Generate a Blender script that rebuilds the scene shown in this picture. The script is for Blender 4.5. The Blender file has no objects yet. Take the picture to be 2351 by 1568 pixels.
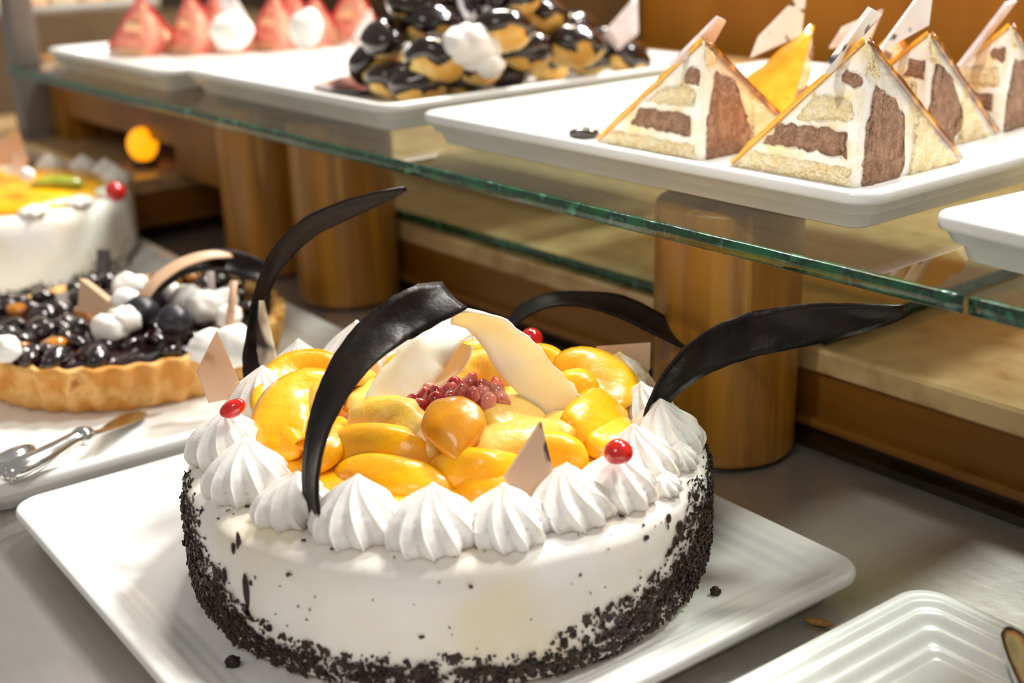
import bpy, bmesh, math, random
from mathutils import Vector, Matrix, noise as mnoise
rnd = random.Random(7)
sc = bpy.context.scene
COL = sc.collection
PI = math.pi
# ------------------------------------------------------------------ camera model (metres; x right, y away, z up from the counter top)
FPX, PITCH, ROLL, CAMH = 2907.0, math.radians(19.31), math.radians(-1.44), .323
YS, YM = math.radians(38.97), math.radians(36.5)     # heading of the shelf and of the front row of plates
cp, sp, cr, sr = math.cos(PITCH), math.sin(PITCH), math.cos(ROLL), math.sin(ROLL)
FWD = Vector((0, cp, -sp))
RGT = Vector((cr, sr*sp, sr*cp))
UPV = Vector((-sr, cr*sp, cr*cp))
CAM = Vector((0, 0, CAMH))
S1 = Vector((math.sin(YS), -math.cos(YS), 0)); S2 = Vector((math.cos(YS), math.sin(YS), 0))
M1 = Vector((math.sin(YM), -math.cos(YM), 0)); M2 = Vector((math.cos(YM), math.sin(YM), 0))
RS, RM = YS-PI/2, YM-PI/2
Z = Vector((0, 0, 1))
def ray(x, y): return (x-1175.5)/FPX*RGT - (y-784)/FPX*UPV + FWD
def at(x, y, z):                       # point of the level z seen at a pixel of the photograph
    d = ray(x, y); return CAM + d*((z-CAMH)/d.z)
def cw(x, y, w): return CAM + ray(x, y)*w   # point at distance w
def dep(p): return (Vector(p)-CAM).dot(FWD)
def SV(a, b, z=0): return S1*a + S2*b + Z*z
def MV(a, b, z=0): return M1*a + M2*b + Z*z
# ------------------------------------------------------------------ materials
def lin(c): return tuple((v/12.92 if v <= .04045 else ((v+.055)/1.055)**2.4) for v in c)
def hx(h): return lin(tuple(int(h[i:i+2], 16)/255 for i in (0, 2, 4)))
def pmat(name, c1, c2=None, scale=40, rough=.5, bump=0, bscale=None, sss=0, sssr=.004, coat=0, metal=0, trans=0, spec=.5, lo=.4, hi=.6, stretch=None, detail=4, emit=None, estr=0, c3=None, voro=0, vscale=200, crough=.03):
    m = bpy.data.materials.new(name); m.use_nodes = True
    nt = m.node_tree; N = nt.nodes; L = nt.links; b = N['Principled BSDF']
    if isinstance(c1, str): c1 = hx(c1)
    if isinstance(c2, str): c2 = hx(c2)
    if isinstance(c3, str): c3 = hx(c3)
    b.inputs['Base Color'].default_value = (*c1, 1); b.inputs['Roughness'].default_value = rough
    b.inputs['Metallic'].default_value = metal; b.inputs['Specular IOR Level'].default_value = spec
    if sss:
        b.inputs['Subsurface Weight'].default_value = sss; b.inputs['Subsurface Radius'].default_value = (1, .6, .35)
        b.inputs['Subsurface Scale'].default_value = sssr
    if coat: b.inputs['Coat Weight'].default_value = coat; b.inputs['Coat Roughness'].default_value = crough
    if trans: b.inputs['Transmission Weight'].default_value = trans
    if emit: b.inputs['Emission Color'].default_value = (*hx(emit), 1); b.inputs['Emission Strength'].default_value = estr
    tc = N.new('ShaderNodeTexCoord'); src = tc.outputs['Object']
    if stretch:
        mp = N.new('ShaderNodeMapping'); mp.inputs['Scale'].default_value = stretch; L.new(src, mp.inputs['Vector']); src = mp.outputs['Vector']
    if c2:
        n = N.new('ShaderNodeTexNoise'); n.inputs['Scale'].default_value = scale; n.inputs['Detail'].default_value = detail; L.new(src, n.inputs['Vector'])
        r = N.new('ShaderNodeValToRGB'); e = r.color_ramp.elements
        e[0].position = lo; e[0].color = (*c1, 1); e[1].position = hi; e[1].color = (*c2, 1)
        if c3: k = e.new(min(.99, hi+.12)); k.color = (*c3, 1)
        L.new(n.outputs['Fac'], r.inputs['Fac']); L.new(r.outputs['Color'], b.inputs['Base Color'])
    if bump:
        n2 = N.new('ShaderNodeTexNoise'); n2.inputs['Scale'].default_value = bscale or scale; n2.inputs['Detail'].default_value = 5; L.new(src, n2.inputs['Vector'])
        h = n2.outputs['Fac']
        if voro:
            v = N.new('ShaderNodeTexVoronoi'); v.inputs['Scale'].default_value = vscale; L.new(src, v.inputs['Vector'])
            mx = N.new('ShaderNodeMath'); mx.operation = 'MULTIPLY_ADD'; mx.inputs[1].default_value = voro; L.new(v.outputs['Distance'], mx.inputs[0]); L.new(h, mx.inputs[2]); h = mx.outputs[0]
        bp = N.new('ShaderNodeBump'); bp.inputs['Strength'].default_value = bump; bp.inputs['Distance'].default_value = .002
        L.new(h, bp.inputs['Height']); L.new(bp.outputs['Normal'], b.inputs['Normal'])
    return m
def glassmat(name, tint, edge=False):
    m = bpy.data.materials.new(name); m.use_nodes = True
    nt = m.node_tree; N = nt.nodes; L = nt.links; N.remove(N['Principled BSDF'])
    out = N['Material Output']; mix = N.new('ShaderNodeMixShader'); t = N.new('ShaderNodeBsdfTransparent'); g = N.new('ShaderNodeBsdfGlossy')
    t.inputs['Color'].default_value = (*tint, 1); g.inputs['Roughness'].default_value = .03
    f = N.new('ShaderNodeFresnel'); f.inputs['IOR'].default_value = 1.5
    gm = N.new('ShaderNodeNewGeometry'); ml = N.new('ShaderNodeMath'); ml.operation = 'MULTIPLY'; iv = N.new('ShaderNodeMath'); iv.operation = 'SUBTRACT'; iv.inputs[0].default_value = 1; L.new(gm.outputs['Backfacing'], iv.inputs[1]); L.new(f.outputs['Fac'], ml.inputs[0]); L.new(iv.outputs[0], ml.inputs[1]); L.new(ml.outputs[0], mix.inputs['Fac']); L.new(t.outputs[0], mix.inputs[1]); L.new(g.outputs[0], mix.inputs[2]); L.new(mix.outputs[0], out.inputs['Surface'])
    return m
M = dict(
 china=pmat('china', 'f1f1ee', 'eaeae7', 25, .26, coat=.2, crough=.12, bump=.04, bscale=30),
 cream=pmat('whipped_cream', 'f7f3ee', 'f4ecdf', 22, .45, bump=.4, bscale=75, c3='f3e6cd', lo=.4, hi=.58, sss=.25, sssr=.004),
 rosette=pmat('piped_cream', 'fbf8f4', 'f8f3ec', 35, .38, bump=.12, bscale=160, sss=.3, sssr=.004),
 nutcream=pmat('nut_dusted_cream', 'faf4e8', 'dcbf86', 90, .55, bump=.5, bscale=300, lo=.42, hi=.58, sss=.2),
 dark=pmat('dark_chocolate', '0e0705', '1e110b', 60, .42, bump=.4, bscale=120, spec=.28),
 flake=pmat('chocolate_flakes', '1f110b', '3a2015', 180, .5, bump=.3, bscale=300),
 marble=pmat('cream_streaked_chocolate', '2a1912', 'd9c6ad', 30, .45, lo=.38, hi=.44, stretch=(1, 1, .3)),
 tan=pmat('milk_tan_chocolate', 'dcb898', 'd0a684', 40, .4, bump=.08, bscale=90, c3='a97a58', hi=.68, sss=.1),
 tanstreak=pmat('tan_streaked_chocolate', 'd6b294', 'c8a080', 20, .4, c3='4a3a38', hi=.64, stretch=(1.6, 1.6, .3)),
 wchoc=pmat('white_chocolate', 'fcf5e2', 'faecc8', 40, .34, bump=.2, bscale=70, sss=.7, sssr=.006),
 streak=pmat('white_chocolate_dark_streaks', 'f2e9e2', 'efe3da', 16, .4, c3='2b2022', lo=.3, hi=.52, stretch=(4, 4, 1.1), detail=1),
 shard=pmat('white_chocolate_lilac', 'f0e4e0', 'dcc6c3', 50, .4),
 peach=pmat('peach', 'ffbc10', 'ffac04', 30, .32, coat=.5, crough=.08, bump=.5, bscale=120, sss=.12, sssr=.004, spec=.3),
 pine=pmat('pineapple', 'f6d070', 'efc045', 60, .34, coat=.45, crough=.12, bump=.6, bscale=130, spec=.3, sss=.15, sssr=.006, stretch=(1, 1, .5)),
 glaze=pmat('fruit_jelly', 'ffbd2a', 'ffac10', 30, .15, coat=1, bump=.2, bscale=60, sss=.3),
 drop=pmat('preserved_apricot', 'e8a014', 'da8c08', 50, .3, coat=.6, crough=.1, bump=.3, bscale=120, sss=.35, sssr=.006),
 pom=pmat('pomegranate', 'a81c26', 'e0907c', 90, .12, coat=1, sss=.5, sssr=.006, lo=.42, hi=.62),
 cherry=pmat('glace_cherry', 'e01b10', 'c80e0c', 60, .12, coat=1, sss=.35, sssr=.006),
 redgel=pmat('red_jelly', 'c40f20', 'de3a3c', 40, .12, coat=1, sss=.25),
 pink=pmat('pink_sponge', 'f0a488', 'ea8472', 60, .6, bump=.5, bscale=200, c3='d45560', hi=.62, sss=.1),
 peachy=pmat('peach_sponge', 'f2b88a', 'f4cda4', 80, .6, bump=.5, bscale=200),
 pale=pmat('pale_sponge', 'faebc4', 'f2daa2', 110, .75, bump=.9, bscale=420, c3='fbf1d2', voro=1.0, vscale=520),
 cocoa=pmat('cocoa_sponge', 'b68e73', '977058', 160, .85, bump=1.0, bscale=420, voro=1.3, vscale=480, c3='bd9a80'),
 slicecream=pmat('slice_cream', 'fbf7ee', 'f4e0b0', 48, .65, bump=.8, bscale=260, lo=.44, hi=.62, sss=.15),
 oglaze=pmat('orange_glaze', 'f7a516', 'fbbb33', 60, .14, coat=1, c3='8a4a12', lo=.35, hi=.6, sss=.15),
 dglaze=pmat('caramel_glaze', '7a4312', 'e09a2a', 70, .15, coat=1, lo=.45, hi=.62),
 puff=pmat('choux_pastry', 'e9b04c', 'f3d488', 60, .6, bump=.5, bscale=150, sss=.1),
 pchoc=pmat('chocolate_sauce', '190d0b', '2b1610', 60, .16, coat=.7, bump=.3, bscale=90),
 crust=pmat('tart_crust', 'd99238', 'f0bd70', 60, .6, bump=.5, bscale=160, c3='b46f20'),
 berry=pmat('glazed_dark_fruit', '12090c', '2a1014', 80, .16, coat=.8, bump=.9, bscale=110),
 amber=pmat('amber_fruit', 'b8640c', 'd98a18', 60, .15, coat=1, sss=.2),
 kiwi=pmat('kiwi', 'b9bd3c', '9aa52a', 60, .3, coat=.5),
 wood=pmat('honey_wood', 'b47a1c', '8a5810', 55, .42, bump=.12, bscale=60, stretch=(1, 1, .07), coat=.25, c3='d6a040', crough=.25, lo=.36, hi=.58),
 steptop=pmat('golden_laminate', 'cbab7c', 'ba966a', 45, .32, c3='a07848', bump=.05, coat=.4, crough=.12),
 stepface=pmat('brown_laminate', '8a5a22', '744813', 10, .3, stretch=(.3, .3, 2)),
 toe=pmat('dark_trim', '1c120a', '2a1a0c', 20, .3),
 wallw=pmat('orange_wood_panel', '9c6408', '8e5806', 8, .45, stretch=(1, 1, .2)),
 walld=pmat('shaded_wood_panel', '5c3f16', '4a300f', 8, .5, stretch=(1, 1, .2)),  # wall wood with shadow put into a darker colour
 cab=pmat('cabinet_wood', 'a56c1c', '8f5a14', 12, .4, stretch=(1, 1, .3)),
 black=pmat('recess_shade', '0a0604', None, rough=.6),
 chrome=pmat('polished_steel', 'd8d8d6', None, rough=.14, metal=1, bump=.05, bscale=80),
 greymetal=pmat('grey_painted_metal', '8b857e', '807a73', 12, .5),
 floor=pmat('floor_tile', '6b5c4c', '5f5142', 6, .5),
 edge=pmat('green_glass_edge', '0c5433', '06281a', 70, .2, c3='3a8062', hi=.57, coat=.5, bump=.5, bscale=90),
 glass=glassmat('clear_glass', (.90, .94, .91)),
 leaf=pmat('dry_peel', 'b98a3a', '8a6424', 90, .6),
)
def steelmat():
    m = pmat('brushed_steel', 'cac6c2', 'bab6b2', 5, .3, metal=.8, bump=.05, bscale=120, stretch=(1, 1, 1))
    nt = m.node_tree; N = nt.nodes; L = nt.links; b = N['Principled BSDF']
    tc = N.new('ShaderNodeTexCoord'); mp = N.new('ShaderNodeMapping'); mp.inputs['Scale'].default_value = (30, 160, 1); mp.inputs['Rotation'].default_value = (0, 0, .5)
    n = N.new('ShaderNodeTexNoise'); n.inputs['Scale'].default_value = 1.2; n.inputs['Detail'].default_value = 6
    r = N.new('ShaderNodeMapRange'); r.inputs['From Min'].default_value = .3; r.inputs['From Max'].default_value = .75; r.inputs['To Min'].default_value = .27; r.inputs['To Max'].default_value = .30
    L.new(tc.outputs['Object'], mp.inputs['Vector']); L.new(mp.outputs['Vector'], n.inputs['Vector']); L.new(n.outputs['Fac'], r.inputs['Value']); L.new(r.outputs['Result'], b.inputs['Roughness'])
    return m
M['steel'] = steelmat()
def streakmat(name, base, dark, sc_, w_, rot):
    m = pmat(name, base, rough=.4); nt = m.node_tree; N = nt.nodes; L = nt.links; b = N['Principled BSDF']
    tc = N.new('ShaderNodeTexCoord'); mp = N.new('ShaderNodeMapping'); mp.inputs['Rotation'].default_value = rot
    wv = N.new('ShaderNodeTexWave'); wv.inputs['Scale'].default_value = sc_; wv.inputs['Distortion'].default_value = 5; wv.inputs['Detail'].default_value = 2; wv.inputs['Detail Scale'].default_value = 1.2
    nz = N.new('ShaderNodeTexNoise'); nz.inputs['Scale'].default_value = 55; mu = N.new('ShaderNodeMath'); mu.operation = 'MULTIPLY'
    r = N.new('ShaderNodeValToRGB'); e = r.color_ramp.elements; e[0].position = w_; e[0].color = (*hx(base), 1); e[1].position = w_+.06; e[1].color = (*hx(dark), 1)
    L.new(tc.outputs['Object'], mp.inputs['Vector']); L.new(mp.outputs['Vector'], wv.inputs['Vector']); L.new(tc.outputs['Object'], nz.inputs['Vector'])
    L.new(wv.outputs['Fac'], mu.inputs[0]); L.new(nz.outputs['Fac'], mu.inputs[1]); L.new(mu.outputs[0], r.inputs['Fac']); L.new(r.outputs['Color'], b.inputs['Base Color']); return m
M['streak'] = streakmat('white_chocolate_dark_strokes', 'f3ebe5', '2a2024', 14, .50, (.4, .9, .5))
M['tanstreak'] = streakmat('tan_chocolate_dark_strokes', 'd6b294', '5a4640', 12, .50, (.3, .2, .9))
# ------------------------------------------------------------------ objects
def link(o): COL.objects.link(o); return o
def tag(o, label, cat, group=None, kind=None):
    if label: o['label'] = label
    if cat: o['category'] = cat
    if group: o['group'] = group
    if kind: o['kind'] = kind
    return o
def root(name, loc, rz, label, cat, group=None):
    o = link(bpy.data.objects.new(name, None)); o.location = loc; o.rotation_euler = (0, 0, rz); o.empty_display_size = .02
    return tag(o, label, cat, group)
def wm(o):
    m = Matrix.Translation(o.location) @ Matrix.Rotation(o.rotation_euler.z, 4, 'Z')
    return m
def mk(name, geo, mat, parent=None, world=None, smooth=True, base=None):
    """one mesh object; world: the root whose frame the world-space vertices are brought into"""
    v, f = geo
    if world is not None:
        inv = wm(world).inverted(); v = [inv @ Vector(p) for p in v]
    loc = None
    if base is not None: loc = Vector(base); v = [Vector(p)-loc for p in v]
    me = bpy.data.meshes.new(name); me.from_pydata([tuple(p) for p in v], [], f); me.update()
    bm = bmesh.new(); bm.from_mesh(me); bmesh.ops.recalc_face_normals(bm, faces=bm.faces); bm.to_mesh(me); bm.free()
    if smooth: me.shade_smooth()
    me.materials.append(M[mat] if isinstance(mat, str) else mat)
    o = link(bpy.data.objects.new(name, me))
    if parent is not None: o.parent = parent
    if loc is not None: o.location = loc
    return o
def sharp(o, ang=40):
    me = o.data
    me.set_sharp_from_angle(angle=math.radians(ang)); return o
def dup(o, loc=None, rz=None, parent=None):
    c = o.copy(); link(c)
    if parent is not None: c.parent = parent
    if loc is not None: c.location = loc
    if rz is not None: c.rotation_euler = (0, 0, rz)
    for ch in list(o.children): dup(ch, parent=c)
    return c
def join(*gs):
    V, F = [], []
    for v, f in gs:
        k = len(V); V += list(v); F += [tuple(i+k for i in q) for q in f]
    return V, F
def loft(loops, cap0=True, cap1=True, closed=True):
    n = len(loops[0]); V = [Vector(p) for l in loops for p in l]; F = []
    for i in range(len(loops)-1):
        for j in range(n if closed else n-1):
            a = i*n+j; b = i*n+(j+1) % n; F.append((a, b, b+n, a+n))
    if cap0: F.append(tuple(range(n))[::-1])
    if cap1: k = (len(loops)-1)*n; F.append(tuple(range(k, k+n)))
    return V, F
def rrect(w, h, r, n=7, z=0, cx=0, cy=0):
    r = max(r, 1e-4); P = []
    for (sx, sy, a0) in ((1, 1, 0), (-1, 1, PI/2), (-1, -1, PI), (1, -1, 1.5*PI)):
        for i in range(n+1):
            a = a0 + PI/2*i/n; P.append(Vector((cx+sx*(w/2-r)+r*math.cos(a), cy+sy*(h/2-r)+r*math.sin(a), z)))
    return P
def slabbox(w, h, z0, z1, r=.003, bev=.001, cx=0, cy=0):
    return loft([rrect(w-2*bev, h-2*bev, r, 5, z0, cx, cy), rrect(w, h, r, 5, z0+bev, cx, cy), rrect(w, h, r, 5, z1-bev, cx, cy), rrect(w-2*bev, h-2*bev, r, 5, z1, cx, cy)])
def xf(geo, m): return [m @ Vector(p) for p in geo[0]], geo[1]
def lathe(prof, n=48, fn=None):
    loops = []
    for (r, z) in prof:
        l = []
        for j in range(n):
            a = 2*PI*j/n; rr, zz = (fn(r, z, a) if fn else (r, z)); l.append(Vector((rr*math.cos(a), rr*math.sin(a), zz)))
        loops.append(l)
    return loft(loops)
_ico = {}
def ico(sub):
    if sub not in _ico:
        bm = bmesh.new(); bmesh.ops.create_icosphere(bm, subdivisions=sub, radius=1); bm.verts.index_update()
        _ico[sub] = ([v.co.copy() for v in bm.verts], [tuple(v.index for v in f.verts) for f in bm.faces]); bm.free()
    return _ico[sub]
def blob(c, rad, sub=3, amp=.12, freq=1.6, seed=0, rot=None, fn=None):
    v, f = ico(sub); R = rot or Matrix.Identity(3); V = []
    o = Vector((seed*3.7, seed*1.3, -seed*2.1))
    for p in v:
        q = p*(1+amp*mnoise.noise(p*freq+o))
        if fn: q = fn(q)
        q = Vector((q.x*rad[0], q.y*rad[1], q.z*rad[2])); V.append(Vector(c)+R @ q)
    return V, list(f)
def rotm(rx, ry, rz): return Matrix.Rotation(rz, 3, 'Z') @ Matrix.Rotation(ry, 3, 'Y') @ Matrix.Rotation(rx, 3, 'X')
def spline(P, n):
    """Catmull-Rom through tuples of floats"""
    P = [Vector(p) if len(p) <= 4 else p for p in P]
    P = [tuple(p) for p in P]; k = len(P[0]); out = []
    Q = [tuple(2*P[0][i]-P[1][i] for i in range(k))]+P+[tuple(2*P[-1][i]-P[-2][i] for i in range(k))]
    m = len(P)-1
    for s in range(n+1):
        t = s/n*m; i = min(int(t), m-1); u = t-i
        a, b, c, d = Q[i], Q[i+1], Q[i+2], Q[i+3]
        out.append(tuple(.5*(2*b[j]+(c[j]-a[j])*u+(2*a[j]-5*b[j]+4*c[j]-d[j])*u*u+(3*b[j]-a[j]-3*c[j]+d[j])*u**3) for j in range(k)))
    return out
def ribbon(pts, W, th, flip=1, n=44, cup=.12, rag=.04, seed=1):
    """a bent strip: pts are (pixel x, pixel y, distance, breadth in pixels as it is seen); the breadth sets how far the strip turns edge-on"""
    D = [(*cw(x, y, w), v*w/FPX, *( [wf] if False else [])) for (x, y, w, v) in pts]
    C = spline(D, n); loops = []
    for i, q in enumerate(C):
        p = Vector(q[:3]); a = Vector(C[max(0, i-1)][:3]); b = Vector(C[min(n, i+1)][:3]); T = (b-a).normalized()
        V = (p-CAM).normalized(); perp = T.cross(V).normalized(); Vp = (V-T*V.dot(T)).normalized()
        vis = max(q[3], .0012); wl = W if callable(W) is False else W(i/n)
        wl = max(vis, min(wl, vis*3.2)); c = min(1, vis/wl); s = math.sqrt(1-c*c)*flip
        side = perp*c+Vp*s; nor = T.cross(side).normalized()
        e1 = 1+rag*mnoise.noise(Vector((i*.55, seed*7.1, 0))); e2 = 1+rag*mnoise.noise(Vector((i*.55, seed*7.1, 9)))
        l = []; K = 7
        for k in range(K):
            u = -1+2*k/(K-1); l.append(p+side*(u*wl/2*(e1 if u < 0 else e2))+nor*(cup*wl*(u*u-.4)+th/2*(1-.35*u**8)))
        for k in range(K-1, -1, -1):
            u = -1+2*k/(K-1); l.append(p+side*(u*wl/2*(e1 if u < 0 else e2))+nor*(cup*wl*(u*u-.4)-th/2*(1-.35*u**8)))
        loops.append(l)
    return loft(loops)
def slab(corners, th, sub=6, wav=.0, seed=0):
    """thin plate between four corners (going round), bent a little"""
    a, b, c, d = [Vector(p) for p in corners]; nrm = (b-a).cross(d-a).normalized(); top, bot = [], []
    def pt(u, v): return (a*(1-u)+b*u)*(1-v)+(d*(1-u)+c*u)*v
    V = []; F = []; k = sub+1
    for s in (1, -1):
        for j in range(k):
            for i in range(k):
                u, v = i/sub, j/sub; p = pt(u, v); V.append(p+nrm*(s*th/2+wav*mnoise.noise(p*60+Vector((seed, 0, 0)))))
    o = k*k
    for j in range(sub):
        for i in range(sub):
            q = j*k+i; F.append((q, q+1, q+k+1, q+k)); F.append((o+q, o+q+k, o+q+k+1, o+q+1))
    for i in range(sub):
        F.append((i, o+i, o+i+1, i+1)); q = sub*k+i; F.append((q, q+1, o+q+1, o+q))
        q = i*k; F.append((q, q+k, o+q+k, o+q)); q = i*k+sub; F.append((q, o+q, o+q+k, q+k))
    return V, F
def wedge(pts, W, th, tilt=.35, n=20, seed=0, rough=0.0, lean=0, roll=0):
    """fruit slice along pts (pixel x, pixel y, level): plump outer side, thin ends"""
    C = spline([tuple(at(x, y, z)) for (x, y, z) in pts], n); loops = []
    for i, q in enumerate(C):
        p = Vector(q); T = (Vector(C[min(n, i+1)])-Vector(C[max(0, i-1)])).normalized(); s = i/n
        N0 = (Z+Vector((lean, -tilt, 0))).normalized(); side = T.cross(N0).normalized(); nor = side.cross(T).normalized()
        k = max(.05, 1-abs(2*s-1)**2.6)**.5; l = []
        N1 = (nor*math.cos(roll)+side*math.sin(roll)); side1 = T.cross(N1).normalized(); K = 9
        for q in range(2*K-2):
            u = -1+2*q/(K-1) if q < K else 1-2*(q-K+1)/(K-1); up = 1 if q < K else -1
            hh = (1-abs(u)**3.5)*(.62 if up > 0 else .38)+.05
            r = 1+rough*mnoise.noise(p*150+Vector((u*1.5, up, seed)))+.05*mnoise.noise(p*50+Vector((0, 0, seed)))
            l.append(p+side1*(u*W/2*k*r)+N1*(up*hh*th*min(1, k*1.1)*(r if up > 0 else 1)))
        loops.append(l)
    return loft(loops)
def tube(P, n=40, seg=14):
    """P: (x,y,z,ra,rb) elliptical section, rb upwards"""
    C = spline(P, n); loops = []
    for i, q in enumerate(C):
        p = Vector(q[:3]); T = (Vector(C[min(n, i+1)][:3])-Vector(C[max(0, i-1)][:3])).normalized(); side = T.cross(Z).normalized(); nor = side.cross(T)
        loops.append([p+side*(q[3]*math.cos(2*PI*j/seg))+nor*(q[4]*math.sin(2*PI*j/seg)) for j in range(seg)])
    return loft(loops)
def rosette(R, h, lobes=11, twist=1.3, amp=.15, seed=0, lean=(0, 0), n=154, m=26):
    prof = [(0, .80), (.08, .95), (.2, 1.0), (.34, .97), (.48, .86), (.62, .68), (.75, .47), (.86, .27), (.94, .12), (1, .03)]
    loops = []
    for i in range(m+1):
        t = i/m
        for k in range(len(prof)-1):
            if prof[k][0] <= t <= prof[k+1][0]+1e-9: u = (t-prof[k][0])/(prof[k+1][0]-prof[k][0]); r0 = prof[k][1]*(1-u)+prof[k+1][1]*u; break
        l = []
        for j in range(n):
            a = 2*PI*j/n; ph = a*lobes+twist*lobes*(t**1.3)*.55+seed
            ridge = abs(math.sin(ph/2))**.55*2-1+.35*math.sin(ph*2+3*t)*.5
            r = R*r0*(1+amp*(1-.35*t)*ridge+.05*mnoise.noise(Vector((math.cos(a)*1.2, math.sin(a)*1.2, t*2+seed*5))))
            aa = a+.16*math.sin(ph)*(1-t)
            l.append(Vector((r*math.cos(aa)+lean[0]*t*t, r*math.sin(aa)+lean[1]*t*t, h*(t**.92)+.0006*mnoise.noise(Vector((a*2, t*4, seed))))))
        loops.append(l)
    return loft(loops)
# ------------------------------------------------------------------ setting
def sbox(a0, a1, b0, b1, z0, z1, ax=(S1, S2)):
    P = [ax[0]*a+ax[1]*b for (a, b) in ((a0, b0), (a1, b0), (a1, b1), (a0, b1))]
    return loft([[p+Z*z0 for p in P], [p+Z*z1 for p in P]])
def setting(name, geo, mat):
    o = mk(name, geo, mat, smooth=False); o['kind'] = 'structure'; return o
setting('floor', sbox(-4.2, 2.2, -2.2, 1.9, -.95, -.9), 'floor')
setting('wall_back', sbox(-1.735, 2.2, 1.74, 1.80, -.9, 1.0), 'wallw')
setting('wall_back_shaded_part', sbox(-4.2, -1.735, 1.70, 1.80, -.9, 1.0), 'walld')  # left stretch of the wall, its shadow painted as darker wood
ct = root('buffet_counter', SV(-1, .6, -.9), RS, 'long buffet counter with brushed steel top carrying all the plates', 'counter')
def cl(a0, a1, b0, b1, z0, z1): return sbox(a0, a1, b0, b1, z0, z1)
mk('steel_top', cl(-3.4, 1.2, -.02, 1.66, -.012, 0), 'steel', ct, ct, smooth=False)
mk('base_cabinet', cl(-3.36, 1.16, .02, 1.64, -.9, -.012), 'cab', ct, ct, smooth=False)
# raised step: L outline, moulded front
st = root('counter_step', SV(-.6, .9, 0), RS, 'raised golden wooden step running along the back of the steel counter', 'step')
def lpoly(off, z):
    return [SV(*p, z) for p in ((1.1, .597-off), (1.1, 1.64), (-3.3, 1.64), (-3.3, .495-off), (-1.225+off, .495-off), (-1.225+off, .597-off))]
mk('toe_trim', loft([lpoly(.010, 0), lpoly(.010, .006), lpoly(.004, .008), lpoly(.004, .0125)]), 'toe', st, st, smooth=False)
mk('rail', loft([lpoly(.007, .0125), lpoly(.008, .014), lpoly(.008, .0165), lpoly(.006, .018)]), 'stepface', st, st, smooth=False)
mk('step_face', loft([lpoly(0, .018), lpoly(0, .046)]), 'stepface', st, st, smooth=False)
mk('step_top', loft([lpoly(.001, .046), lpoly(.003, .048), lpoly(.003, .060), lpoly(.001, .062)]), 'steptop', st, st, smooth=False)
def pane(name, a0, a1, b0, b1, z0, z1, label, cat, eds):
    r = root(name, SV((a0+a1)/2, (b0+b1)/2, z0), RS, label, cat)
    w, h = a1-a0, b1-b0
    g = loft([[Vector((sx*w/2, sy*h/2, z)) for sx, sy in ((-1, -1), (1, -1), (1, 1), (-1, 1))] for z in (0, z1-z0)])
    mk('glass_pane', g, 'glass', r, smooth=False)
    e = .0018; t = z1-z0
    for s in eds:
        if s in 'fb':
            y0 = -h/2-e if s == 'f' else h/2; n = 90
            loops = []
            for i in range(n+1):
                x = -w/2+w*i/n; k = .0006*mnoise.noise(Vector((x*40, 0, 3)))
                loops.append([Vector((x, y0+k+(e if s == 'f' else 0), 0.0002)), Vector((x, y0+k-(0 if s == 'f' else -e), .0012)), Vector((x, y0+k+.4*e*mnoise.noise(Vector((x*25, 5, 0))), t*.5)), Vector((x, y0+k-(0 if s == 'f' else -e), t-.0012)), Vector((x, y0+k+(e if s == 'f' else 0), t-.0002)), Vector((x, y0+e, t*.5))])
            mk('polished_edge', loft(loops), 'edge', r)
        else:
            x0 = w/2 if s == 'r' else -w/2-e
            mk('polished_edge', loft([[Vector((x0+dx, sy*h/2, z)) for dx, z in ((0, 0), (e, .001), (e, t-.001), (0, t))] for sy in (-1, 1)]), 'edge', r)
    return r
ZS = .165
pane('glass_shelf', -1.42, -.268, .457, .91, .156, ZS, 'long clear glass shelf with green edge carrying three dessert plates', 'shelf', 'fbl')
pane('glass_shelf', -.2655, .35, .457, .91, .156, ZS, 'second glass shelf pane butting onto the long one, under the empty blurred plate corner', 'shelf', 'fbr')
pane('glass_sheet', -1.07, -.443, .602, 1.15, .062, .071, 'clear green-edged glass sheet lying on the wooden step behind the columns', 'glass sheet', 'fbr')
# columns
def column(rz, h, R=.0435):
    prof = [(R-.003, 0), (R-.0008, .0012), (R, .004)]+[(R, h*k/8) for k in range(1, 8)]+[(R, h-.003), (R-.001, h-.001), (R-.003, h)]
    return lathe(prof, 64, lambda r, z, a: (r*(1+.006*mnoise.noise(Vector((math.cos(a)*2.5, math.sin(a)*2.5, rz)))), z))
def col(a, b, z0, label, first=None):
    r = root('wooden_column', SV(a, b, z0), 0, label, 'column', 'round wooden columns under the glass shelf')
    mk('shaft', xf(column(a*9, .156-z0-.0017), Matrix.Translation((0, 0, .0015))), 'wood', r)
    mk('foot_pad', lathe([(.040, 0), (.0425, .0003), (.0425, .0012), (.040, .0016)], 48), 'toe', r)
    return r
col(-.479, .553, 0, 'round honey wood column right behind the big fruit cake')
col(-.905, .553, 0, 'round wooden column behind the tall left chocolate curl, in front of its twin')
col(-1.035, .553, 0, 'round wooden column half hidden at the left of its twin, behind the tart')
col(.03, .553, 0, 'round wooden column under the second shelf pane outside the right of the picture')
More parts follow.
